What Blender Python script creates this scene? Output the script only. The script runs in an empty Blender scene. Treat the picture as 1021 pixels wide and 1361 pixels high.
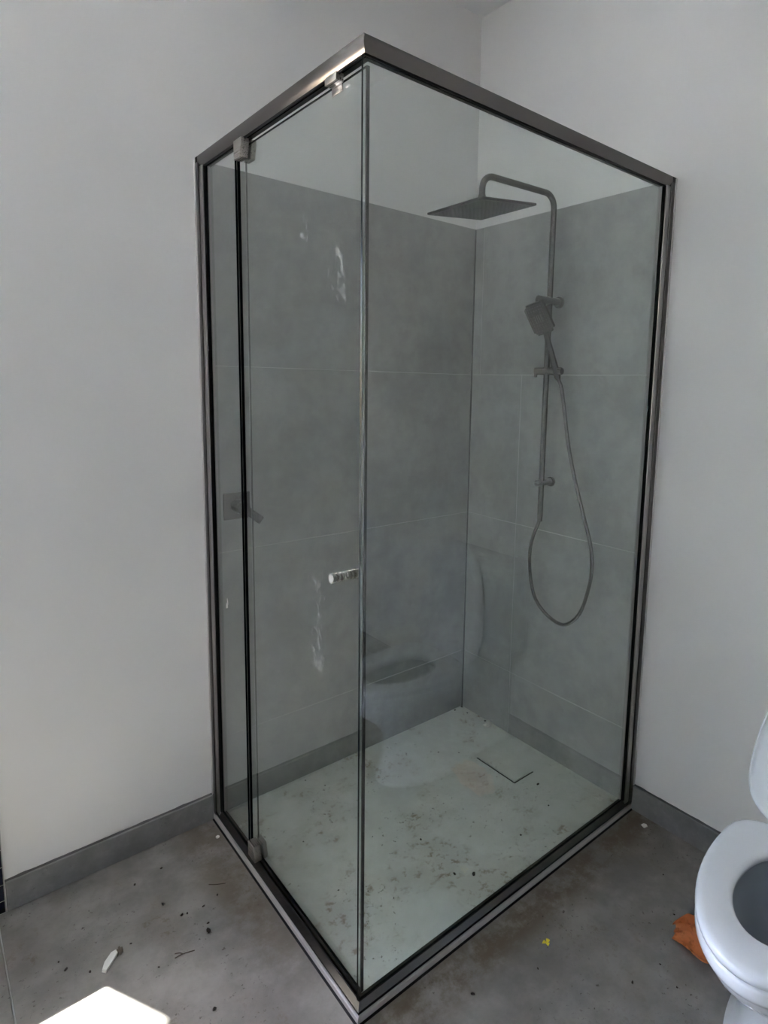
import bpy, bmesh, math, random
from mathutils import Vector, Matrix, noise
SC = bpy.context.scene
COL = SC.collection

# ------------------------------------------------------------------ camera
cam_d = bpy.data.cameras.new('camera')
cam = bpy.data.objects.new('camera', cam_d); COL.objects.link(cam)
R_ = Vector((0.762328, -0.646886, 0.019866)); U_ = Vector((0.070720, 0.113774, 0.990986)); F_ = Vector((0.643316, 0.754051, -0.132481))
M = Matrix((R_, U_, -F_)).transposed().to_4x4()
M.translation = Vector((-1.855952, -1.890294, 1.475604))
cam.matrix_world = M
cam_d.sensor_fit = 'HORIZONTAL'; cam_d.sensor_width = 36.0
cam_d.lens = 809.8728 * 36.0 / 1021.0
cam_d.shift_x = -56.7225 / 1021.0
cam_d.shift_y = (-62.1273) / 1021.0
cam_d.clip_start = 0.02
SC.camera = cam

# ------------------------------------------------------------------ light
SUN_EL = math.radians(50.6)
SUN_H = Vector((0.4711, -0.8821))                  # horizontal travel of the sunlight
SUN_E, SKY_S, EXPO = 13.5, 0.62, 3.3
w = bpy.data.worlds.new('sky'); SC.world = w; w.use_nodes = True
nt = w.node_tree; nt.nodes.clear()
wo = nt.nodes.new('ShaderNodeOutputWorld'); bg = nt.nodes.new('ShaderNodeBackground')
sky = nt.nodes.new('ShaderNodeTexSky'); sky.sky_type = 'NISHITA'; sky.sun_disc = False
sky.sun_elevation = SUN_EL
sky.sun_rotation = math.atan2(-SUN_H.x, -SUN_H.y)
bg.inputs['Strength'].default_value = SKY_S
tint = nt.nodes.new('ShaderNodeMix'); tint.data_type = 'RGBA'; tint.blend_type = 'MULTIPLY'
tint.inputs['Factor'].default_value = 1; tint.inputs[7].default_value = (1.0, .92, 1.0, 1)      # camera white balance of the whole sky
nt.links.new(sky.outputs[0], tint.inputs[6]); nt.links.new(tint.outputs[2], bg.inputs[0]); nt.links.new(bg.outputs[0], wo.inputs[0])
sd = bpy.data.lights.new('sun', 'SUN'); sd.energy = SUN_E; sd.angle = math.radians(0.53); sd.color = (1, .96, .9)
sun = bpy.data.objects.new('sun', sd); COL.objects.link(sun)
sdir = Vector((SUN_H.x * math.cos(SUN_EL), SUN_H.y * math.cos(SUN_EL), -math.sin(SUN_EL)))
sun.rotation_euler = sdir.to_track_quat('-Z', 'Y').to_euler(); sun.location = (-3, 4, 6)
SC.view_settings.view_transform = 'Standard'; SC.view_settings.look = 'None'
SC.view_settings.gamma = 1.0; SC.view_settings.use_curve_mapping = False
SC.view_settings.exposure = EXPO
SC.cycles.max_bounces = 14; SC.cycles.diffuse_bounces = 8; SC.cycles.glossy_bounces = 6
SC.cycles.transparent_max_bounces = 32; SC.cycles.sample_clamp_indirect = 8.0
SC.cycles.use_denoising = True

# ------------------------------------------------------------------ helpers
def thing(name, label, cat, loc, group=None):
    o = bpy.data.objects.new(name, None); COL.objects.link(o)
    o.location = loc; o.empty_display_size = .05
    o['label'] = label; o['category'] = cat
    if group: o['group'] = group
    return o
def root_loc(p):
    v = Vector((0, 0, 0))
    while p is not None: v = v + Vector(p.location); p = p.parent
    return v
def obj(name, bm, mats, parent=None, smooth=True, loc=None, label=None, kind=None, angle=35):
    """link a bmesh given in world coordinates as one mesh object"""
    base = root_loc(parent) if parent is not None else Vector((0, 0, 0))
    off = Vector(loc) - base if loc is not None else Vector((0, 0, 0))
    bmesh.ops.translate(bm, verts=bm.verts, vec=-(base + off))
    bmesh.ops.recalc_face_normals(bm, faces=bm.faces)
    me = bpy.data.meshes.new(name); bm.to_mesh(me); bm.free()
    for m in (mats if isinstance(mats, (list, tuple)) else [mats]): me.materials.append(m)
    if smooth:
        me.polygons.foreach_set('use_smooth', [True] * len(me.polygons))
        me.set_sharp_from_angle(angle=math.radians(angle))
    o = bpy.data.objects.new(name, me); COL.objects.link(o)
    o.parent = parent; o.location = off
    if label: o['label'] = label
    if kind: o['kind'] = kind
    return o
def tag(o, label, cat, group=None):
    o['label'] = label; o['category'] = cat
    if group: o['group'] = group
    return o
def B(): return bmesh.new()
def box(bm, a, b, bev=0.0, mat=0):
    lo = [min(a[i], b[i]) for i in range(3)]; hi = [max(a[i], b[i]) for i in range(3)]
    vs = [bm.verts.new((x, y, z)) for x in (lo[0], hi[0]) for y in (lo[1], hi[1]) for z in (lo[2], hi[2])]
    q = [(0,1,3,2),(4,6,7,5),(0,4,5,1),(2,3,7,6),(0,2,6,4),(1,5,7,3)]
    fs = [bm.faces.new([vs[i] for i in f]) for f in q]
    for f in fs: f.material_index = mat
    if bev:
        es = list({e for f in fs for e in f.edges})
        bmesh.ops.bevel(bm, geom=es, offset=bev, segments=2, affect='EDGES', profile=.5)
    return bm
def loft(bm, rings, closed=True, cap0=True, cap1=True, mat=0):
    vr = [[bm.verts.new(p) for p in r] for r in rings]
    n = len(rings[0])
    for a, b in zip(vr, vr[1:]):
        for i in range(n if closed else n - 1):
            f = bm.faces.new((a[i], a[(i+1) % n], b[(i+1) % n], b[i])); f.material_index = mat
    if cap0: bm.faces.new(list(reversed(vr[0])))
    if cap1: bm.faces.new(vr[-1])
    return vr
def prism(bm, poly, p0, p1):
    """poly: list of functions/points (3d) at p0 and at p1"""
    return loft(bm, [p0, p1])
def tube(bm, path, r, n=14, caps=True):
    path = [Vector(p) for p in path]
    rs = r if isinstance(r, (list, tuple)) else [r] * len(path)
    t = (path[1] - path[0]).normalized()
    ref = Vector((0, 0, 1)) if abs(t.z) < .9 else Vector((1, 0, 0))
    nrm = (ref - t * ref.dot(t)).normalized()
    rings = []
    for i, p in enumerate(path):
        if i == 0: t2 = path[1] - path[0]
        elif i == len(path) - 1: t2 = path[-1] - path[-2]
        else: t2 = (path[i+1] - p).normalized() + (p - path[i-1]).normalized()
        t2.normalize()
        nrm = (nrm - t2 * nrm.dot(t2)).normalized(); bn = t2.cross(nrm)
        rings.append([p + (nrm * math.cos(2*math.pi*k/n) + bn * math.sin(2*math.pi*k/n)) * rs[i] for k in range(n)])
    loft(bm, rings, cap0=caps, cap1=caps)
    return bm
def lathe(bm, origin, axis, prof, n=24):
    """prof: (distance along axis, radius)"""
    axis = Vector(axis).normalized(); ref = Vector((0,0,1)) if abs(axis.z) < .9 else Vector((1,0,0))
    u = (ref - axis*ref.dot(axis)).normalized(); v = axis.cross(u); o = Vector(origin)
    loft(bm, [[o + axis*d + (u*math.cos(2*math.pi*k/n) + v*math.sin(2*math.pi*k/n))*r for k in range(n)] for d, r in prof])
    return bm
def fillet(p, c, q, r, k=8):
    """arc of points rounding the corner c between p and q"""
    c = Vector(c); a = (Vector(p)-c).normalized(); b = (Vector(q)-c).normalized()
    half = a.angle(b)/2; d = r/math.tan(half)
    cen = c + (a+b).normalized()*(r/math.sin(half))
    s, e = c + a*d - cen, c + b*d - cen
    ang = s.angle(e); ax = s.cross(e).normalized()
    return [cen + Matrix.Rotation(ang*i/k, 3, ax) @ s for i in range(k+1)]
def spline(pts, k=8):
    pts = [Vector(p) for p in pts]; P = [2*pts[0]-pts[1]] + pts + [2*pts[-1]-pts[-2]]; out = []
    for i in range(1, len(P)-2):
        a, b, c, d = P[i-1], P[i], P[i+1], P[i+2]
        for j in range(k):
            t = j/k
            out.append(.5*((2*b)+(c-a)*t+(2*a-5*b+4*c-d)*t*t+(3*b-a-3*c+d)*t**3))
    return out + [pts[-1]]

# ------------------------------------------------------------------ materials
class NB:
    def __init__(s, name):
        s.m = bpy.data.materials.new(name); s.m.use_nodes = True; s.t = s.m.node_tree; s.t.nodes.clear()
        s.out = s.n('ShaderNodeOutputMaterial')
    def n(s, typ, **kw):
        o = s.t.nodes.new(typ)
        for k, v in kw.items():
            if k.startswith('_'): setattr(o, k[1:], v)
            else:
                key = k.replace('__', ' ')
                o.inputs[key].default_value = v
        return o
    def l(s, a, b): s.t.links.new(a, b)
    def math(s, op, a, b=None, c=None, clamp=False):
        o = s.t.nodes.new('ShaderNodeMath'); o.operation = op; o.use_clamp = clamp
        for i, v in enumerate((a, b, c)):
            if v is None: continue
            if isinstance(v, (int, float)): o.inputs[i].default_value = v
            else: s.l(v, o.inputs[i])
        return o.outputs[0]
    def pos(s): return s.n('ShaderNodeNewGeometry').outputs['Position']
    def noise(s, vec, scale, detail=5, rough=.55, out='Fac'):
        o = s.n('ShaderNodeTexNoise', Scale=scale, Detail=detail, Roughness=rough); s.l(vec, o.inputs['Vector']); return o.outputs[out]
    def ramp(s, f, a, b, smooth=True):
        o = s.n('ShaderNodeMapRange'); o.interpolation_type = 'SMOOTHSTEP' if smooth else 'LINEAR'
        s.l(f, o.inputs['Value']); o.inputs['From Min'].default_value = a; o.inputs['From Max'].default_value = b
        return o.outputs['Result']
    def mix(s, f, a, b):
        o = s.t.nodes.new('ShaderNodeMix'); o.data_type = 'RGBA'
        for sock, v in ((o.inputs['Factor'], f), (o.inputs[6], a), (o.inputs[7], b)):
            if isinstance(v, (int, float)): sock.default_value = v
            elif isinstance(v, tuple): sock.default_value = (*v, 1) if len(v) == 3 else v
            else: s.l(v, sock)
        return o.outputs[2]
    def bsdf(s, color=(.8,.8,.8), rough=.5, metal=0.0, bump=None, bstr=.1, bdist=.001, spec=.5, coat=0.0):
        p = s.n('ShaderNodeBsdfPrincipled')
        if isinstance(color, tuple): p.inputs['Base Color'].default_value = (*color, 1)
        else: s.l(color, p.inputs['Base Color'])
        if isinstance(rough, (int, float)): p.inputs['Roughness'].default_value = rough
        else: s.l(rough, p.inputs['Roughness'])
        p.inputs['Metallic'].default_value = metal; p.inputs['Specular IOR Level'].default_value = spec
        p.inputs['Coat Weight'].default_value = coat
        if bump is not None:
            b = s.n('ShaderNodeBump', Strength=bstr, Distance=bdist); s.l(bump, b.inputs['Height']); s.l(b.outputs[0], p.inputs['Normal'])
        s.l(p.outputs[0], s.out.inputs[0]); return s.m

def m_plain(name, c, rough=.5, metal=0.0, spec=.5, coat=0.0, var=.0, scale=30):
    b = NB(name); p = b.pos(); nz = b.noise(p, scale)
    col = b.mix(b.math('MULTIPLY', nz, var), c, tuple(x*.6 for x in c)) if var else c
    return b.bsdf(col, rough, metal, nz, .05, .0006, spec, coat)
def m_paint():
    b = NB('painted_plaster'); p = b.pos()
    big = b.noise(p, 1.1, 3); fine = b.noise(p, 70, 4)
    c = b.mix(b.ramp(big, .35, .65), (.775, .76, .75), (.73, .717, .708))
    return b.bsdf(c, .62, 0, b.math('ADD', b.math('MULTIPLY', big, 3.0), fine), .12, .0012, .35)
def m_wall_tile():
    b = NB('grey_cement_tile'); p = b.pos()
    n1 = b.noise(p, 2.6, 6, .62); n2 = b.noise(p, 17, 6, .65); n3 = b.noise(p, 130, 3)
    t = b.math('ADD', b.math('MULTIPLY', n1, .65), b.math('MULTIPLY', n2, .35))
    c = b.mix(b.ramp(t, .36, .64), (.238, .239, .231), (.348, .348, .334))
    c = b.mix(b.math('MULTIPLY', b.ramp(n3, .55, .7), .12), c, (.5, .5, .49))
    c = b.mix(b.math('MULTIPLY', b.math('MULTIPLY', b.ramp(b.noise(p, 5.5, 7, .7), .56, .70), b.ramp(b.noise(p, 30, 4), .45, .6)), .35), c, (.42, .42, .41))
    return b.bsdf(c, .42, 0, n2, .12, .0008, .5)
def m_floor(name, dark, light, stain, amount, band=False):
    b = NB(name); p = b.pos()
    n1 = b.noise(p, 2.2, 6, .62); n2 = b.noise(p, 15, 6, .65)
    t = b.math('ADD', b.math('MULTIPLY', n1, .6), b.math('MULTIPLY', n2, .4))
    c = b.mix(b.ramp(t, .36, .64), dark, light)
    blot = b.ramp(b.noise(p, 4.0, 5, .6), .44, .64)
    spk = b.ramp(b.noise(p, 30, 6, .72), .50, .66)
    spk2 = b.ramp(b.noise(p, 75, 4, .7), .60, .68)
    mud = b.math('MULTIPLY', blot, b.math('MULTIPLY_ADD', spk, .8, .2))
    c = b.mix(b.math('MULTIPLY', mud, amount), c, stain)
    if band:                                            # mud washed out along the foot of the screen
        sx = b.n('ShaderNodeSeparateXYZ'); b.l(p, sx.inputs[0])
        d1 = b.math('ABSOLUTE', b.math('ADD', sx.outputs['Y'], .925)); d2 = b.math('ABSOLUTE', b.math('ADD', sx.outputs['X'], 1.215))
        m1 = b.math('MULTIPLY', b.math('SUBTRACT', 1.0, b.ramp(d1, .01, .10)), b.ramp(sx.outputs['X'], -1.3, -1.1))
        m2 = b.math('MULTIPLY', b.math('SUBTRACT', 1.0, b.ramp(d2, .02, .13)), b.ramp(sx.outputs['Y'], -.9, -.4))
        m = b.math('MAXIMUM', m1, b.math('MULTIPLY', m2, .7))
        m = b.math('MULTIPLY', m, b.ramp(b.noise(p, 9, 7, .75), .36, .58))
        c = b.mix(b.math('MULTIPLY', m, .85), c, stain)
    c = b.mix(b.math('MULTIPLY', b.math('MULTIPLY', spk2, b.ramp(b.noise(p, 5.5, 3), .46, .60)), .8), c, tuple(x*.35 for x in stain))
    return b.bsdf(c, .55, 0, n2, .1, .0008, .4)
def m_glass():
    b = NB('clear_glass')
    g = b.n('ShaderNodeNewGeometry')
    dp = b.n('ShaderNodeVectorMath', _operation='DOT_PRODUCT'); b.l(g.outputs['Normal'], dp.inputs[0]); b.l(g.outputs['Incoming'], dp.inputs[1])
    c = b.math('ABSOLUTE', dp.outputs['Value'])
    k = b.math('POWER', b.math('SUBTRACT', 1.0, c, clamp=True), 5.0)
    R = b.math('MULTIPLY_ADD', k, .94, .06)
    tr = b.n('ShaderNodeBsdfTransparent', Color=(.925, .95, .937, 1)); gl = b.n('ShaderNodeBsdfGlossy', Color=(1, 1, 1, 1), Roughness=0.0)
    mx = b.n('ShaderNodeMixShader'); b.l(R, mx.inputs[0]); b.l(tr.outputs[0], mx.inputs[1]); b.l(gl.outputs[0], mx.inputs[2])
    return b, mx
def m_glass_clean():
    b, mx = m_glass(); b.l(mx.outputs[0], b.out.inputs[0]); return b.m
def m_glass_smeared(spots):
    b, mx = m_glass(); b.m.name = 'smeared_glass'; p = b.pos(); tot = None
    for (y, z, ry, rz) in spots:                        # dried splashes on the door
        s = b.n('ShaderNodeSeparateXYZ'); b.l(p, s.inputs[0])
        a = b.math('POWER', b.math('DIVIDE', b.math('SUBTRACT', s.outputs['Y'], y), ry), 2.0)
        c = b.math('POWER', b.math('DIVIDE', b.math('SUBTRACT', s.outputs['Z'], z), rz), 2.0)
        f = b.math('SUBTRACT', 1.0, b.ramp(b.math('ADD', a, c), .1, 1.0))
        tot = f if tot is None else b.math('MAXIMUM', tot, f)
    mp = b.n('ShaderNodeMapping'); mp.inputs['Scale'].default_value = (1, 1, .6); b.l(p, mp.inputs[0])
    n1 = b.ramp(b.noise(mp.outputs[0], 75, 2, .5), .52, .68)
    fac = b.math('MULTIPLY', b.math('MULTIPLY', tot, n1), .17)
    d = b.n('ShaderNodeBsdfDiffuse', Color=(.8, .82, .8, 1)); m2 = b.n('ShaderNodeMixShader')
    b.l(fac, m2.inputs[0]); b.l(mx.outputs[0], m2.inputs[1]); b.l(d.outputs[0], m2.inputs[2]); b.l(m2.outputs[0], b.out.inputs[0])
    return b.m
def m_brushed(name, c, rough, aniso_axis=2):
    b = NB(name); p = b.pos(); mp = b.n('ShaderNodeMapping'); sc = [400, 400, 400]; sc[aniso_axis] = 6
    mp.inputs['Scale'].default_value = sc; b.l(p, mp.inputs[0])
    nz = b.noise(mp.outputs[0], 1.0, 2)
    r = b.math('MULTIPLY_ADD', nz, .06, rough - .03)
    return b.bsdf(c, r, 1.0, nz, .01, .0003)

PAINT = m_paint(); TILE = m_wall_tile()
SKIRT = m_floor('skirting_tile', (.150, .150, .148), (.220, .220, .215), (.36, .36, .35), .3)
FLOOR = m_floor('floor_tile', (.160, .151, .140), (.270, .257, .240), (.10, .072, .043), .7, True)
SHFLOOR = m_floor('shower_floor_tile', (.62, .635, .59), (.73, .74, .70), (.22, .145, .075), .9)
GROUT = m_plain('grout', (.50, .50, .48), .8, var=.3, scale=60)
GROUT_D = m_plain('dark_grout', (.10, .10, .10), .85, var=.3)
CEIL = m_plain('ceiling_paint', (.80, .80, .79), .7)
GUN = m_brushed('gunmetal', (.072, .067, .062), .17)
GUN_R = m_brushed('gunmetal_along', (.085, .08, .074), .28, 1)
FRAME_L = m_brushed('frame_inner_satin', (.40,.38,.37), .30, 2)
FRAME_V = m_brushed('frame_gunmetal_upright', (.15,.142,.14), .30, 2)
FRAME_X = m_brushed('frame_gunmetal_x', (.15,.142,.135), .24, 0)
FRAME_Y = m_brushed('frame_gunmetal_y', (.17,.16,.157), .20, 1)
ALU = m_plain('base_trim_metal', (.42, .405, .39), .5, .15, var=.25, scale=40)
SATIN = m_brushed('satin_nickel', (.36, .335, .315), .28, 1)
BLACK = m_plain('black_rubber', (.006, .006, .006), .5, spec=.12)
EDGE = m_plain('glass_edge', (.004, .007, .008), .2, spec=.06)
GLASS = m_glass_clean()
GLASS_S = m_glass_smeared([(-.650, .855, .05, .12), (-.655, .985, .06, .06), (-.739, 1.70, .05, .10), (-.605, 1.82, .035, .04)])
NOZ = m_plain('rubber_nozzle', (.07, .07, .068), .6, spec=.3)
NOZP = m_plain('spray_plate', (.016, .016, .015), .5, spec=.3)
PORC = m_plain('white_porcelain', (.76, .78, .81), .08, 0, .5, .3)
SEAT = m_plain('white_seat_plastic', (.74, .765, .81), .2)
MOSAIC = m_plain('black_mosaic', (.012, .014, .03), .12, 0, .5, .2)
SILL = m_plain('white_gloss', (.75, .75, .74), .35)
GROUND = m_plain('pale_paving', (.50, .47, .43), .9, var=.3, scale=3)
CHROME = m_plain('chrome', (.75, .75, .75), .12, 1.0)
DARK = m_plain('drain_dark', (.01, .01, .01), .7)

# ------------------------------------------------------------------ setting
A, D, H = 1.160, 0.870, 2.120          # screen: width along x, depth along y, height
XL, YB, ZC = -3.3, -3.1, 2.93; YA = .85      # YA: back of the bath alcove
WALL = .008                             # plaster plane; tile faces lie at 0
WX0, WX1, WZ0, WZ1 = -3.08, -2.262, .72, 2.14      # clear opening of the window frame

floor = obj('floor', box(B(), (XL, YB, -.06), (.2, YA+.1, -.0035)), GROUT, smooth=False, kind='structure')
ceil = obj('ceiling', box(B(), (XL-.2, YB-.2, ZC), (.25, YA+.25, ZC+.15)), CEIL, smooth=False, kind='structure')
XJ = -1.746                              # the left wall ends here; beyond it lies the bath alcove
wall_left = obj('wall_left', box(B(), (XJ, WALL, -.06), (.25, YA+.2, ZC)), PAINT, smooth=False, kind='structure')
bm = B()                                # back of the alcove with its window opening
ox0, ox1, oz0, oz1 = WX0-.04, WX1+.04, WZ0-.04, WZ1+.04
box(bm, (ox1, YA, -.06), (XJ+.01, YA+.15, ZC)); box(bm, (XL-.2, YA, -.06), (ox0, YA+.15, ZC))
box(bm, (ox0, YA, -.06), (ox1, YA+.15, oz0)); box(bm, (ox0, YA, oz1), (ox1, YA+.15, ZC))
obj('wall_alcove', bm, PAINT, smooth=False, kind='structure')
wall_right = obj('wall_right', box(B(), (WALL, YB-.2, -.06), (.25, WALL, ZC)), PAINT, smooth=False, kind='structure')
wall_back = obj('wall_back', box(B(), (XL-.2, YB-.2, -.06), (WALL, YB, ZC)), TILE, smooth=False, kind='structure')
wall_far = obj('wall_far', box(B(), (XL-.2, YB, -.06), (XL, YA+.15, ZC)), PAINT, smooth=False, kind='structure')
obj('ground', box(B(), (-12, YA+.3, -.4), (9, 14, -.25)), GROUND, smooth=False, kind='structure')

# window over the bath, out of the picture to the left: its sun patch lies on the floor
win = bpy.data.objects.new('window_1', None); COL.objects.link(win); win.location = ((ox0+ox1)/2, YA+.04, oz0); win['kind'] = 'structure'
bm = B(); y0, y1 = YA+.0, YA+.05
box(bm, (ox0, y0, oz0), (WX0, y1, oz1)); box(bm, (WX1, y0, oz0), (ox1, y1, oz1))
box(bm, (WX0, y0, oz0), (WX1, y1, WZ0)); box(bm, (WX0, y0, WZ1), (WX1, y1, oz1))
obj('window_frame', bm, SILL, win, smooth=False)
obj('pane', box(B(), (WX0, YA+.023, WZ0), (WX1, YA+.027, WZ1)), GLASS, win, smooth=False)

# floor tiles, 600 x 1200, around the shower
_cache = {}
def tile_piece(name, x0, y0, z0, x1, y1, z1, mat, parent, bev=.0012):
    key = (name, round(x1-x0, 4), round(y1-y0, 4), round(z1-z0, 4), mat.name)
    if key not in _cache:
        bm = box(B(), (-(x1-x0)/2, -(y1-y0)/2, -(z1-z0)/2), ((x1-x0)/2, (y1-y0)/2, (z1-z0)/2), bev)
        bmesh.ops.recalc_face_normals(bm, faces=bm.faces)
        me = bpy.data.meshes.new(name); bm.to_mesh(me); bm.free(); me.materials.append(mat); _cache[key] = me
    o = bpy.data.objects.new(name, _cache[key]); COL.objects.link(o); o.parent = parent
    o.location = Vector(((x0+x1)/2, (y0+y1)/2, (z0+z1)/2)) - root_loc(parent)
    return o
G = .0015
def ft(x0, y0, x1, y1): tile_piece('floor_tile', x0+G, y0+G, -.0034, x1-G, y1-G, 0, FLOOR, floor)
xs = [XL, -2.966, -2.366, -1.766, -1.162]
for i in range(4):
    ys = [0, -1.2, -2.4, YB] if i % 2 else [0, -.6, -1.8, -3.0, YB]
    for y1, y0 in zip(ys, ys[1:]): ft(xs[i], y0, xs[i+1], y1)
for y1, y0 in zip([-.872, -1.472, -2.072, -2.672], [-1.472, -2.072, -2.672, YB]): ft(-1.162, y0, 0, y1)

# shower floor: four falls to the drain recess
DX0, DX1, DY0, DY1 = -.222, -.110, -.519, -.315
def fz(x, y):
    t = max(0, (DX0-x)/(A+DX0) if x < DX0 else 0, (x-DX1)/(-DX1) if x > DX1 else 0,
            (y-DY1)/(-DY1) if y > DY1 else 0, (DY0-y)/(D+DY0) if y < DY0 else 0)
    return -.001 + .008*min(t, 1)
O = [(-A+.004, -D+.004), (-.0005, -D+.004), (-.0005, -.0005), (-A+.004, -.0005)]
I = [(DX0, DY0), (DX1, DY0), (DX1, DY1), (DX0, DY1)]
for k in range(4):
    j = (k+1) % 4
    bm = B()
    top = [(*O[k], .007), (*O[j], .007), (*I[j], -.001), (*I[k], -.001)]
    lowv = [(x, y, -.0034) for x, y, z in top]
    loft(bm, [lowv, top]); obj('shower_floor_tile', bm, SHFLOOR, floor, smooth=False)
obj('drain_pit', box(B(), (DX0-.001, DY0-.001, -.0036), (DX1+.001, DY1+.001, -.0030)), DARK, floor, smooth=False)
dr = thing('drain_cover', 'tile insert drain cover with dark gaps in the pale shower floor', 'drain', (-.164, -.415, -.003))
obj('cover_tile', box(B(), (DX0+.007, DY0+.007, -.0028), (DX1-.0008, DY1-.0008, .0022), .0008), SHFLOOR, dr, smooth=False)
obj('cover_frame', box(B(), (DX0+.0075, DY0+.0075, -.0031), (DX1-.002, DY1-.002, -.0027)), GUN, dr, smooth=False)

# wall tiles of the shower; joints measured on the photograph
rows = [(.006, .279), (.279, .918), (.918, 1.518), (1.518, 2.116)]
for i, (z0, z1) in enumerate(rows):
    tile_piece('wall_tile', -A+.001, -.0003, z0+.0010, -.0035, WALL, z1-.0010, TILE, wall_left)
    j = -.281 if i < 3 else -.051
    for y0, y1 in ((-D+.001, j), (j, -.0035)):
        tile_piece('wall_tile', -.0003, y0+.0010, z0+.0010, WALL, y1-.0010, z1-.0010, TILE, wall_right)
obj('grout_bed', box(B(), (-A+.003, .0006, .006), (-.003, WALL+.001, 2.113)), GROUT, wall_left, smooth=False)
obj('grout_bed', box(B(), (.0006, -D+.003, .006), (WALL+.001, -.003, 2.113)), GROUT, wall_right, smooth=False)
obj('corner_joint', box(B(), (-.0042, -.0042, .006), (.004, .004, 2.114)), GROUT_D, wall_left, smooth=False)

# skirting tiles, with a ragged dark bead on top painting the shadow gap
def skirt(name, segs, along_x, h):
    root = bpy.data.objects.new(name, None); COL.objects.link(root); root['kind'] = 'structure'
    root.location = (segs[0][0], 0, 0) if along_x else (0, segs[0][0], 0)
    for a, b in segs:
        if along_x: tile_piece('skirting_tile', a+G/2, -.006, 0.0015, b-G/2, WALL, h, SKIRT, root)
        else: tile_piece('skirting_tile', -.006, a+G/2, 0.0015, WALL, b-G/2, h, SKIRT, root)
    rnd = random.Random(5)
    bm = B(); a0 = min(a for a, b in segs); b0 = max(b for a, b in segs); n = int((b0-a0)/.012)
    rings = []
    for i in range(n+1):
        t = a0 + (b0-a0)*i/n; d = .0012 + .003*max(0, noise.noise((t*18, 3.1, 0))+.2) + .0008*rnd.random(); hh = h + .0012 + .0035*max(0, noise.noise((t*25, 7, 1)))
        q = [(-.004+d*.2, h-.002), (WALL-.002-d*.5, hh), (WALL+.001, hh+.002), (WALL+.001, h-.002)]
        rings.append([(t, y, z) if along_x else (y, t, z) for y, z in q])
    loft(bm, rings); obj('gap_shade_bead', bm, m_plain('gap_shade', (.085, .085, .085), .9), root)
    return root
skirt('baseboard_left', [(-1.743, -1.163)], True, .088)
skirt('baseboard_right', [(-1.472, -.872), (-2.072, -1.472), (-2.672, -2.072), (YB, -2.672)], False, .088)

# black mosaic apron of the bath, in the plane of the left wall
mz = [0.001, .037, .085, .138, .19, .242, .294, .346, .398, .45, .502, .528]
clad = bpy.data.objects.new('trim_1', None); COL.objects.link(clad); clad.location = (-1.746, 0, 0); clad['kind'] = 'structure'
obj('grout_bed', box(B(), (XL+.002, -.001, .0005), (-1.7445, .06, .529)), GROUT, clad, smooth=False)
for z0, z1 in zip(mz, mz[1:]):
    x = -1.746
    while x > XL + .1:
        tile_piece('mosaic_tile', x-.098, -.004, z0+.0015, x-.001, .002, z1-.0015, MOSAIC, clad, .001); x -= .1
def rr(x0, y0, x1, y1, r, z, k=6):
    out = []
    for cx, cy, a0 in ((x1-r, y1-r, 0), (x0+r, y1-r, 90), (x0+r, y0+r, 180), (x1-r, y0+r, 270)):
        for i in range(k+1):
            a = math.radians(a0 + 90*i/k); out.append((cx+r*math.cos(a), cy+r*math.sin(a), z))
    return out
bx0, bx1, by0, by1 = XL+.004, -1.750, -.006, YA-.004
bm = B(); ins = lambda d, r, z: rr(bx0+.07+d, by0+.06+d, bx1-.07-d, by1-.06-d, r, z)
loft(bm, [rr(bx0, by0, bx1, by1, .012, .53), rr(bx0, by0, bx1, by1, .012, .553), rr(bx0+.006, by0+.006, bx1-.006, by1-.006, .012, .56), ins(0, .13, .56), ins(.012, .13, .552), ins(.05, .13, .30), ins(.09, .13, .16), ins(.15, .10, .14)], cap0=False)
bath = thing('bathtub', 'white bathtub behind a black mosaic apron', 'bathtub', ((bx0+bx1)/2, .4, .14))

BATH_BM = bm
# ------------------------------------------------------------------ shower screen
scr = thing('shower_screen', 'corner shower enclosure of clear glass in dark gunmetal frame', 'shower', (-A, -D, 0))
def rail(name, prof, mx, my, label=None):
    """mitred rails: profile (inward offset o, z), one along the door side, one along the fixed side"""
    e = .0
    bm = B(); loft(bm, [[(-A+o, .002, z) for o, z in prof], [(-A+o, -D+o, z) for o, z in prof]]); a = obj(name, bm, my, scr, label=label)
    bm = B(); loft(bm, [[(-A+o, -D+o, z) for o, z in prof], [(.002, -D+o, z) for o, z in prof]]); b = obj(name, bm, mx, scr, label=label)
    return a, b
rail('top_rail', [(0, 2.120), (0, 2.1045), (.0065, 2.0905), (.0105, 2.0905), (.0105, 2.094), (.019, 2.094), (.019, 2.0905), (.030, 2.0905), (.030, 2.120)], FRAME_X, FRAME_Y)
rail('top_gasket', [(.0072, 2.0915), (.0072, 2.0865), (.0105, 2.0865), (.0105, 2.0915)], BLACK, BLACK)
rail('base_trim', [(-.003, .0008), (-.003, .0175), (-.001, .0195), (.006, .0195), (.006, .0008)], ALU, ALU, 'pale metal strip along the foot of the screen')
rail('base_seal', [(-.0075, .0004), (-.0028, .0045), (-.0028, .0004)], BLACK, BLACK)
rail('base_recess', [(.003, .0190), (.003, .0310), (.010, .0310), (.010, .0190)], BLACK, BLACK)
rail('bottom_rail', [(.0005, .0305), (.0095, .0455), (.0105, .0455), (.0105, .040), (.028, .040), (.031, .034), (.031, .0065), (.006, .0065), (.006, .0305)], FRAME_X, FRAME_Y)
rail('bottom_gasket', [(.0095, .044), (.0095, .0485), (.0112, .0485), (.0112, .044)], BLACK, BLACK)
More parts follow.
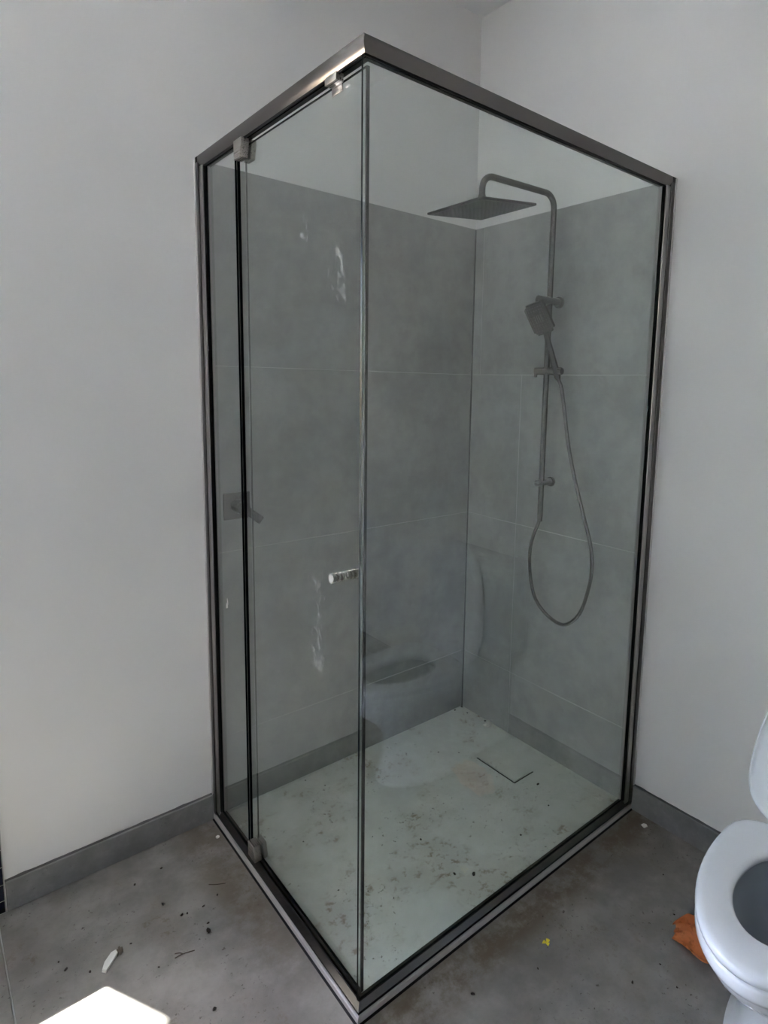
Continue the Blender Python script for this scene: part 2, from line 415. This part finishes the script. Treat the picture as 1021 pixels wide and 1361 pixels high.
def jambs(name, o0, o1, d0, d1, z0, z1, mat):
    a = obj(name, box(B(), (-A+o0, -d0, z0), (-A+o1, -d1, z1), .0012), mat, scr)
    b = obj(name, box(B(), (-d0, -D+o0, z0), (-d1, -D+o1, z1), .0012), mat, scr)
    return a, b
jambs('wall_channel', 0.0, .030, -.006, .0165, .0195, 2.121, FRAME_V)
CAULK = m_plain('white_caulk', (.62, .61, .59), .7)
jambs('caulk_bead', -.0028, .0004, -.0078, -.0005, .09, 2.118, CAULK)
jambs('channel_groove', .0045, .026, .015, .0200, .03, 2.10, BLACK)
jambs('inner_jamb', .0025, .0275, .0195, .043, .031, 2.0915, FRAME_L)
jambs('jamb_gasket', .0055, .0125, .042, .0475, .046, 2.0890, BLACK)
def pane(name, lo, hi, mat, parent, edge=(EDGE,)):
    bm = box(B(), lo, hi); 
    d = [abs(hi[i]-lo[i]) for i in range(3)]; ax = d.index(min(d))
    for f in bm.faces:
        f.normal_update(); f.material_index = 0 if abs(f.normal[ax]) > .9 else 1
    return obj(name, bm, [mat, EDGE], parent, smooth=False)
pane('fixed_glass', (-A+.0070, -D+.0112, .046), (-.044, -D+.0172, 2.0915), GLASS, scr)
pane('hinge_side_glass', (-A+.0125, -.2492, .046), (-A+.0185, -.044, 2.0915), GLASS, scr)
door = pane('door', (-A+.0205, -D+.0225, .052), (-A+.0265, -.252, 2.0775), GLASS_S, scr)
obj('door_seal', box(B(), (-A+.0196, -.2520, .052), (-A+.0262, -.2478, 2.0775)), BLACK, door, smooth=False)
obj('seal_fin', box(B(), (-A+.0270, -.2880, .054), (-A+.0300, -.2835, 2.0765)), m_plain('grey_seal', (.035, .042, .038), .5, spec=.2), door, smooth=False, label='grey fin behind the door edge')
obj('door_edge_seal', box(B(), (-A+.0200, -D+.0185, .054), (-A+.0270, -D+.0225, 2.0770)), BLACK, door, smooth=False)
def hinge(y0, y1, z0, z1, slant):
    """pivot clamp: block on both faces of the door, its free side cut on a slant"""
    bm = B()
    for x0, x1 in ((-A-.002, -A+.0200), (-A+.0270, -A+.040)):
        poly = [(y1, z0), (y1, z1), (y0+slant*.2, z1), (y0, z1-(z1-z0)*.25) if slant >= 0 else (y0, z1), (y0+.010, z0)] if slant >= 0 else \
               [(y1, z0), (y1, z1), (y0+.010, z1), (y0, z0+(z1-z0)*.25), (y0-slant*.2, z0)]
        loft(bm, [[(x0, y, z) for y, z in poly], [(x1, y, z) for y, z in poly]])
    es = [e for e in bm.edges]
    bmesh.ops.bevel(bm, geom=es, offset=.0009, segments=1, affect='EDGES')
    return obj('pivot_hinge', bm, SATIN, door, label=None)
hinge(-.325, -.277, 2.043, 2.0895, .01)
hinge(-.325, -.277, .047, .094, -.01)
bm = B()                                # door stop on the head rail
box(bm, (-A+.002, -.770, 2.0745), (-A+.020, -.726, 2.0900), .0012); box(bm, (-A+.0180, -.768, 2.058), (-A+.0202, -.728, 2.080), .0006)
obj('door_stop', bm, SATIN, scr)
bm = B()                                # ribbed knob through the door, both faces
for s, x0 in ((-1, -A+.0205), (1, -A+.0265)):
    lathe(bm, (x0, -.770, 1.046), (s, 0, 0), [(0, .0085), (.002, .0105), (.007, .0105), (.008, .0072), (.011, .0072), (.012, .0108), (.017, .0108), (.018, .0072), (.021, .0072), (.022, .0112), (.031, .0112), (.0322, .0100)])
obj('door_knob', bm, m_brushed('knob_metal', (.42, .40, .38), .22, 0), door, angle=25)
bm = B(); random.seed(3)                # scrap of adhesive left on the small pane
for k in range(5):
    y = -.126 + random.uniform(-.006, .006); z = .784 + random.uniform(-.02, .02)
    box(bm, (-A+.0119, y-.002-.002*random.random(), z-.006), (-A+.0126, y+.002, z+.006))
obj('adhesive_scrap', bm, m_plain('adhesive', (.8, .8, .78), .7), scr, label='white scrap of adhesive on the narrow pane')

# ------------------------------------------------------------------ shower column
RX, RY = -.057, -.449
colm = thing('rail_shower', 'gunmetal rail shower with square rain head on the right tiled wall', 'shower head', (RX, RY, .97))
ZA = 2.146; ex, ey = -.395, -.426
top = Vector((RX, RY, ZA)); end = Vector((ex, ey, ZA)); lowp = Vector((ex, ey, 2.055))
path = [Vector((RX, RY, 1.07))] + fillet((RX, RY, 1.1), top, end, .045, 10) + fillet(top, end, lowp, .045, 10) + [lowp]
bm = B(); tube(bm, path, .0105, 18); obj('riser_arm', bm, GUN, colm)
bm = B(); tube(bm, [(RX, RY, .985), (RX, RY, 1.069)], .0105, 18); tube(bm, [(RX, RY, 1.066), (RX, RY, 1.074)], .0115, 18); obj('riser_tail', bm, GUN, colm)
bm = B(); lathe(bm, (ex, ey, 2.082), (0, 0, -1), [(0, .0118), (.004, .0125), (.024, .0125), (.030, .012), (.036, .016), (.045, .022)]); obj('ball_joint', bm, GUN, colm)
def bracket(z, x_out, r, fl):
    bm = B(); lathe(bm, (.0, RY, z), (-1, 0, 0), [(.006, r), (-x_out-.004, r), (-x_out-.0012, r*.96), (-x_out, r*.82)])
    o = obj('wall_bracket', bm, GUN_R, colm)
    bm = B(); lathe(bm, (0, RY, z), (-1, 0, 0), [(0, fl), (.006, fl), (.0085, fl*.93)]); obj('flange', bm, GUN_R, o)
bracket(1.781, -.122, .0145, .0215)
bracket(1.116, -.086, .0125, .0195)
bm = B(); lathe(bm, (RX, RY+.052, 1.530), (0, -1, 0), [(0, .011), (.002, .0138), (.118, .0138), (.1215, .0115)]); sl = obj('slider', bm, GUN, colm)
bm = B(); box(bm, (RX-.004, RY+.046, 1.508), (RX+.004, RY+.056, 1.522), .001); obj('slider_lever', bm, GUN, sl)
# rain head: tilted a little on its ball joint
hm = Matrix.Translation((ex, ey, 2.035)) @ Matrix.Rotation(-.115, 4, 'Y')
bm = B(); box(bm, (-.125, -.125, 0), (.125, .125, .0075), .002); bmesh.ops.transform(bm, matrix=hm, verts=bm.verts); head = obj('rain_head', bm, GUN, colm)
bm = B(); box(bm, (-.121, -.121, -.0008), (.121, .121, .0002)); bmesh.ops.transform(bm, matrix=hm, verts=bm.verts); obj('spray_plate', bm, NOZP, head, smooth=False)
bm = B()
for i in range(13):
    for j in range(13):
        x, y = (i-6)*.0175, (j-6)*.0175
        lathe(bm, (x, y, -.0006), (0, 0, -1), [(0, .0036), (.0026, .0024)], 6)
bmesh.ops.transform(bm, matrix=hm, verts=bm.verts); obj('nozzles', bm, NOZ, head, kind='stuff')

# hand shower on its slider
hb = Vector((RX, RY-.050, 1.512)); ht = Vector((RX-.052, RY-.028, 1.670))
hand = thing('hand_shower', 'gunmetal hand shower with rectangular head and long looped hose', 'hand shower', hb)
ax = (ht-hb).normalized()
bm = B(); tube(bm, [hb - ax*.012, hb, hb + ax*.05, hb + ax*.12, ht], [.0095, .0125, .0120, .0105, .0098], 16); obj('handle', bm, GUN, hand)
# head frame: z' along the handle, n the spraying direction (out and down)
yv = Vector((.28, -1, 0)).normalized(); up = (ax + Vector((-.25, .05, .02))).normalized(); nrm = yv.cross(up).normalized()
if nrm.x > 0: nrm = -nrm
yv = up.cross(nrm).normalized()
hm2 = Matrix((yv, up, nrm)).transposed().to_4x4(); hm2.translation = ht + up*.050
bm = B(); box(bm, (-.040, -.058, -.009), (.040, .058, .009), .0)
bmesh.ops.bevel(bm, geom=[e for e in bm.edges if abs((e.verts[0].co-e.verts[1].co).z) > .01], offset=.012, segments=4, affect='EDGES')
bmesh.ops.bevel(bm, geom=[e for e in bm.edges if abs((e.verts[0].co-e.verts[1].co).z) < .001 and abs(e.verts[0].co.z) > .0085], offset=.002, segments=2, affect='EDGES')
bmesh.ops.transform(bm, matrix=hm2, verts=bm.verts); hd = obj('spray_head', bm, GUN, hand)
bm = B(); box(bm, (-.032, -.051, .0085), (.032, .051, .0096), .0004); bmesh.ops.transform(bm, matrix=hm2, verts=bm.verts); obj('spray_plate', bm, NOZP, hd)
bm = B()
for i in range(6):
    for j in range(9):
        if abs(i-2.5) < 1 and 3 <= j <= 6: continue
        lathe(bm, ((i-2.5)*.0105, (j-4)*.0108, .0094), (0, 0, 1), [(0, .0022), (.002, .0014)], 6)
for i in range(4): box(bm, ((i-1.5)*.008-.001, -.014, .0094), ((i-1.5)*.008+.001, .014, .0112))
bmesh.ops.transform(bm, matrix=hm2, verts=bm.verts); obj('nozzles', bm, NOZ, hd, kind='stuff')
hp = [(RX, RY, .984), (RX, RY+.008, .955), (RX-.002, RY+.031, .89), (RX-.002, RY+.040, .818), (RX, RY+.030, .728), (RX+.002, RY+.002, .655), (RX+.004, RY-.062, .607), (RX+.006, RY-.131, .598),
      (RX+.006, RY-.190, .652), (RX+.006, RY-.221, .735), (RX+.006, RY-.236, .83), (RX+.006, RY-.226, .92), (RX+.004, RY-.186, 1.036), (RX+.004, RY-.142, 1.16), (RX+.004, RY-.110, 1.27), (RX+.006, RY-.082, 1.40), (RX+.012, RY-.062, 1.47), hb - ax*.010]
sp = spline(hp, 10)
bm = B(); fine = []
tube(bm, sp, .0065, 12); obj('hose', bm, m_brushed('hose_steel', (.13, .122, .115), .18), hand)
bm = B(); tube(bm, [(RX, RY, .992), (RX, RY, .968)], .0095, 6); obj('hose_nut', bm, GUN, hand)

# mixer on the left tiled wall
mix = thing('shower_mixer', 'square gunmetal shower mixer with lever on the left tiled wall', 'tap', (-1.058, 0, 1.025))
obj('backplate', box(B(), (-1.103, -.0075, 1.025), (-1.014, .0, 1.113), .0025), GUN_R, mix)
bm = B(); lathe(bm, (-1.058, -.006, 1.069), (0, -1, 0), [(0, .0215), (.030, .0215), (.033, .0205), (.034, .0185), (.037, .0185), (.038, .021), (.056, .021), (.058, .019)]); bd = obj('valve_body', bm, GUN_R, mix)
lm = Matrix.Translation((-1.058, -.054, 1.069)) @ Matrix.Rotation(math.radians(38), 4, 'Y')
bm = B(); box(bm, (0, -.006, -.014), (.078, .005, .014), .004); bmesh.ops.transform(bm, matrix=lm, verts=bm.verts); obj('lever', bm, GUN_R, mix)

# ------------------------------------------------------------------ toilet
obj('tub', BATH_BM, PORC, bath, angle=50)
YT = -1.518
toi = thing('toilet', 'white close-coupled toilet with raised lid against the right wall', 'toilet', (-.40, YT, 0))
N = 72
def dshape(xw, fr, bk, hw, z, nb=3.0, nf=2.0):
    """D outline: widest at xw, tip at xw-fr, back at xw+bk"""
    r = []
    for k in range(N):
        t = 2*math.pi*k/N; c, s = math.cos(t), math.sin(t)
        n = nb if c > 0 else nf; L = bk if c > 0 else fr
        r.append((xw + L*math.copysign(abs(c)**(2/n), c), YT + hw*math.copysign(abs(s)**(2/n), s), z))
    return r
bm = B()
rings = [dshape(-.36, .255, .16, .128, .0, 3), dshape(-.36, .255, .16, .126, .012, 3), dshape(-.36, .238, .15, .108, .035, 3), dshape(-.36, .225, .14, .098, .10, 3), dshape(-.37, .225, .14, .097, .19, 3),
         dshape(-.39, .250, .13, .112, .245, 3), dshape(-.41, .292, .125, .142, .295, 3), dshape(-.42, .318, .12, .162, .335, 3), dshape(-.42, .328, .12, .169, .352, 3), dshape(-.42, .331, .12, .171, .358, 3), dshape(-.42, .338, .122, .175, .364, 3),
         dshape(-.42, .342, .123, .177, .372, 3), dshape(-.42, .342, .123, .177, .390, 3), dshape(-.42, .338, .121, .174, .3955, 3), dshape(-.42, .330, .118, .168, .3965, 3)]
inner = [dshape(-.51, .166, .152, .106, .3965, 2.4), dshape(-.51, .162, .148, .102, .390, 2.4), dshape(-.505, .172, .165, .112, .365, 2.4), dshape(-.50, .165, .158, .108, .32, 2.4), dshape(-.47, .145, .13, .088, .25, 2.2), dshape(-.44, .10, .10, .062, .19, 2), dshape(-.43, .055, .055, .04, .155, 2)]
loft(bm, rings + [dshape(-.51, .168, .154, .108, .3965, 2.4)], cap1=False)
box(bm, (-.345, YT-.108, .0), (-.012, YT+.108, .3955), .012); obj('pan', bm, PORC, toi, angle=50)
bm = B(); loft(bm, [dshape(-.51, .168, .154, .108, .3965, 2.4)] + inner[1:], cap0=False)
obj('bowl', bm, m_plain('shaded_porcelain', (.40, .44, .475), .15, var=.25, scale=14), toi, angle=50, label='inside of the bowl, shade painted in as grey')  # white bowl darkened inside: its shade is put into the colour
obj('water', (lambda b: (loft(b, [dshape(-.44, .098, .098, .060, .186, 2), dshape(-.44, .1, .1, .0615, .1885, 2)]), b)[1])(B()), m_plain('bowl_water', (.30, .33, .34), .03), toi)
bm = B()                                # seat ring
so = lambda i, z: dshape(-.42, .345-i, .125-i, .178-i, z)
si = lambda i, z: dshape(-.515, .152+i, .140+i, .092+i, z, 2.3)
vr = loft(bm, [so(.004, .4005), so(0, .404), so(0, .413), so(.003, .4185), so(.009, .4215), so(.018, .4225), si(.010, .4215), si(.004, .4185), si(.0, .414), si(.0, .404), si(.004, .4005)], cap0=False, cap1=False)
for i in range(N): bm.faces.new((vr[-1][i], vr[-1][(i+1) % N], vr[0][(i+1) % N], vr[0][i]))
obj('seat', bm, SEAT, toi, angle=60)
bm = B()
for s in (-1, 1):
    bm = B(); lathe(bm, (-.268, YT+s*.075-.02, .406), (0, 1, 0), [(0, .0105), (.04, .0105)], 14); obj('seat_hinge', bm, SEAT, toi)
# lid, leaning back against the cistern: local (v up, offset d towards the front)
th = math.radians(9); lb = Vector((-.302, YT, .398)); upv = Vector((math.sin(th), 0, math.cos(th))); nv = Vector((-math.cos(th), 0, math.sin(th)))
def lidring(i, d):
    return [lb + upv*(-.30-p[0]+.004) + Vector((0, p[1]-YT, 0)) + nv*d for p in dshape(-.42, .345-i, .120-i, .178-i, 0, 2.6)]
bm = B(); loft(bm, [lidring(.006, -.012), lidring(0, -.006), lidring(0, .003), lidring(.0015, .0055), lidring(.0055, .0055), lidring(.0075, .003), lidring(.012, -.001), lidring(.05, -.0015)])
obj('lid', bm, SEAT, toi, angle=50)
cis = obj('cistern', box(B(), (-.180, YT-.180, .397), (-.0, YT+.180, .745), .022), PORC, toi, angle=60)
obj('cistern_lid', box(B(), (-.190, YT-.190, .746), (-.0, YT+.190, .782), .010), PORC, toi, angle=60)
bm = B(); lathe(bm, (-.095, YT, .781), (0, 0, 1), [(0, .026), (.004, .026), (.006, .023)]); obj('flush_button', bm, CHROME, toi)

# ------------------------------------------------------------------ odds and ends on the floor
random.seed(11)
b_ = NB('orange_cloth'); p_ = b_.pos(); n_ = b_.noise(p_, 60, 5)
ORANGE = b_.bsdf(b_.mix(b_.ramp(n_, .5, .75), (.80, .31, .11), (.50, .15, .035)), .6, 0, n_, .12, .001, .4)
def rag():
    nu, nv_ = 46, 34; bm = B(); g = []
    for i in range(nu):
        r = []
        for j in range(nv_):
            u = i/(nu-1)*2-1; v = j/(nv_-1)*2-1
            L = .093*(1-.12*abs(v)); W = .058
            y = u*L + .012*noise.noise((v*2.1, u*1.2, 4)); x = v*W*(1-.25*u*u) + .016*noise.noise((u*2.4, v*1.2, 9))
            ph = v*1.55 + .28*noise.noise((u*1.9, v*.8, 2)) + u*.22 + .1
            fold = 1 - abs(((ph*2) % 2) - 1)
            x += .010*math.sin(ph*2*math.pi)
            z = .003 + .062*fold*(1-.45*abs(v))*(1-.45*u*u) + .010*abs(noise.noise((u*2.5, v*2.5, 1))) + .004*noise.noise((u*6, v*6, 6))
            z = max(.0022, z*(1-.55*max(abs(u), abs(v))**8))
            r.append(bm.verts.new((-.331 + x*.92 - y*.10, -1.302 + y + x*.12, z)))
        g.append(r)
    for i in range(nu-1):
        for j in range(nv_-1): bm.faces.new((g[i][j], g[i+1][j], g[i+1][j+1], g[i][j+1]))
    bmesh.ops.solidify(bm, geom=bm.faces, thickness=.0012)
    return obj('orange_cloth', bm, ORANGE, loc=(-.331, -1.302, 0), angle=80)
tag(rag(), 'crumpled orange cloth on the floor beside the toilet', 'cloth')
def lump(name, c, r, mat, seed, squash=.6, sub=2, rough=.35, yaw=0.0, stretch=1.0):
    bm = B(); bmesh.ops.create_icosphere(bm, subdivisions=sub, radius=1)
    R = Matrix.Rotation(yaw, 3, 'Z')
    for v in bm.verts:
        k = 1 + rough*noise.noise(v.co*1.7 + Vector((seed*3.1, seed, 0)))
        q = R @ Vector((v.co.x*r*k*stretch, v.co.y*r*k, 0))
        v.co = Vector((c[0]+q.x, c[1]+q.y, c[2] + r*squash*.92 + v.co.z*r*squash*(1+rough*.3*noise.noise(v.co*2))))
    zmin = min(v.co.z for v in bm.verts)
    bmesh.ops.translate(bm, verts=bm.verts, vec=(0, 0, c[2]-zmin))
    return obj(name, bm, mat, loc=c, angle=25)
CRUMB = m_plain('dirt', (.022, .015, .010), .9, var=.5, scale=200)
PLAS = m_plain('plaster_white', (.75, .74, .70), .8, var=.3, scale=120)
CARD = m_plain('grey_chip', (.52, .51, .47), .8, var=.3, scale=90)
outc = [(-1.366,-.113,3),(-1.446,-.127,3),(-1.403,-.248,3),(-1.317,-.327,3),(-1.273,-.314,3),(-1.337,-.414,6),(-1.328,-.389,3),(-1.375,-.318,3.5),(-1.361,-.321,2.5),(-1.507,-.322,2.5),(-1.652,-.296,3.5),(-1.607,-.34,3),(-1.471,-.435,2),(-1.403,-.626,4),(-1.662,-.261,2),(-.303,-1.188,2.5),(-.573,-1.221,3),(-.499,-1.299,2),(-.474,-1.24,2),(-.192,-1.095,2),(-.729,-1.047,2.2),(-.905,-.988,3.5)]
from bpy_extras.object_utils import world_to_camera_view
bpy.context.view_layer.update()
ORD = 'first second third fourth fifth sixth seventh eighth ninth tenth eleventh twelfth thirteenth fourteenth fifteenth sixteenth seventeenth eighteenth'.split()
def ranks(pts):
    q = sorted(range(len(pts)), key=lambda i: world_to_camera_view(SC, cam, Vector((pts[i][0], pts[i][1], 0))).x)
    return {i: ORD[n] for n, i in enumerate(q)}
left = [c for c in outc if c[0] < -1.16]; right = [c for c in outc if c[0] >= -1.16]
rl, rr_ = ranks(left), ranks(right)
for k, (x, y, s) in enumerate(outc):
    lab = f'dark dirt crumb, {rl[left.index(outc[k])]} from left on the grey floor left of the screen' if x < -1.16 else f'dark dirt crumb, {rr_[right.index(outc[k])]} from left on the grey floor by the toilet'
    tag(lump('dirt_crumb', (x, y, 0), s*.001, CRUMB, k, .7, 1, .8, k, 1.5), lab, 'crumb', 'dirt crumbs outside the screen')
inc = [(-.055,-.012,4),(-.026,-.062,3.5),(-.012,-.161,4.5),(-.16,-.579,5),(-.647,-.732,5),(-.982,-.292,2.5),(-.997,-.525,2.5),(-.888,-.648,2.5),(-.68,-.519,3),(-.412,-.713,3.5),(-.224,-.679,3),(-.691,-.692,4),(-.32,-.199,2.5),(-.256,-.251,2.5),(-.827,-.027,2.5),(-.784,-.095,2.5),(-.796,-.412,2),(-.012,-.012,5)]
ri = ranks(inc)
for k, (x, y, s) in enumerate(inc):
    tag(lump('dirt_crumb', (x, y, fz(x, y)), s*.001, CRUMB, 40+k, .7, 1, .8, k, 1.4), f'dark dirt crumb, {ri[k]} from left on the pale shower floor', 'crumb', 'dirt crumbs inside the shower')
def chip(name, c, pts, th, mat, tilt=0.0, label='', cat='debris'):
    bm = B(); loft(bm, [[(x, y, 0) for x, y in pts], [(x*.94, y*.94, th) for x, y in pts]])
    bmesh.ops.transform(bm, matrix=Matrix.Translation(c) @ Matrix.Rotation(tilt, 4, 'X'), verts=bm.verts)
    zm = min(v.co.z for v in bm.verts); bmesh.ops.translate(bm, verts=bm.verts, vec=(0, 0, c[2]-zm))
    return tag(obj(name, bm, mat, loc=c, smooth=False), label, cat)
chip('plaster_chip', (-1.565, -.346, 0), [(-.020, -.014), (-.012, -.022), (.004, -.008), (.024, .012), (.022, .022), (.010, .021), (-.010, .004)], .007, PLAS, .12, 'pale broken tile chip on the floor behind the sunlit patch')
bm = B()
for k in range(4): box(bm, (-1.546+.004*k, -.338+.003*(k % 2), .0), (-1.541+.004*k, -.327+.004*(k % 3), .006+.002*k), .0008)
tag(obj('cardboard_scrap', bm, m_plain('brown_scrap', (.12, .10, .08), .9), loc=(-1.54, -.333, 0)), 'small brown scrap touching the pale broken tile chip', 'debris')
chip('plaster_flake', (-.046, -.945, 0), [(-.009, -.006), (.006, -.010), (.012, -.003), (.008, .006), (-.004, .008)], .003, PLAS, 0, 'flat white flake on the floor by the skirting right of the shower')
tag(lump('plaster_bead', (-1.186, -.096, 0), .006, PLAS, 7, .7, 2, .3), 'tiny white bead on the floor beside the left foot of the screen', 'debris')
tag(lump('plaster_lump', (-.030, -.195, fz(-.03, -.195)), .016, PLAS, 12, .8, 2, .7, .4, 1.2), 'white lump in the far corner of the shower floor', 'debris')
# yellow leaf
bm = B(); YEL = m_plain('yellow_leaf', (.75, .60, .03), .6)
for a0, L in ((.3, .014), (2.5, .013), (4.2, .009)):
    rr = []
    for t in range(7):
        s = t/6; wv = .005*math.sin(math.pi*min(1, s*1.02)) + .0004
        cx, cy = -.654 + math.cos(a0)*L*s, -1.016 + math.sin(a0)*L*s; z = .0012 + .007*math.sin(math.pi*s)*.7
        px, py = -math.sin(a0)*wv, math.cos(a0)*wv
        rr.append([(cx-px, cy-py, z), (cx, cy, z-.0006), (cx+px, cy+py, z), (cx, cy, z+.0008)])
    loft(bm, rr)
tag(obj('yellow_leaf', bm, YEL, loc=(-.654, -1.016, 0)), 'tiny yellow leaf on the grey floor in front of the screen', 'leaf')
TWIG = m_plain('dry_twig', (.05, .036, .025), .9)
def twig(pts, r, label):
    bm = B()
    for p in pts: tube(bm, spline(p, 4), r, 6)
    zm = min(v.co.z for v in bm.verts); bmesh.ops.translate(bm, verts=bm.verts, vec=(0, 0, -zm+.0001))
    return tag(obj('dry_twig', bm, TWIG, loc=(*pts[0][0][:2], 0)), label, 'twig')
twig([[(-1.432, -.436, .002), (-1.412, -.438, .003), (-1.385, -.446, .002)], [(-1.428, -.424, .002), (-1.418, -.430, .003), (-1.412, -.438, .003)]], .0012, 'thin forked dry twig on the floor left of the screen')
twig([[(-1.278, -.262, .002), (-1.262, -.276, .003), (-1.238, -.288, .002)]], .0010, 'thin straight dry stalk on the floor close to the base trim')
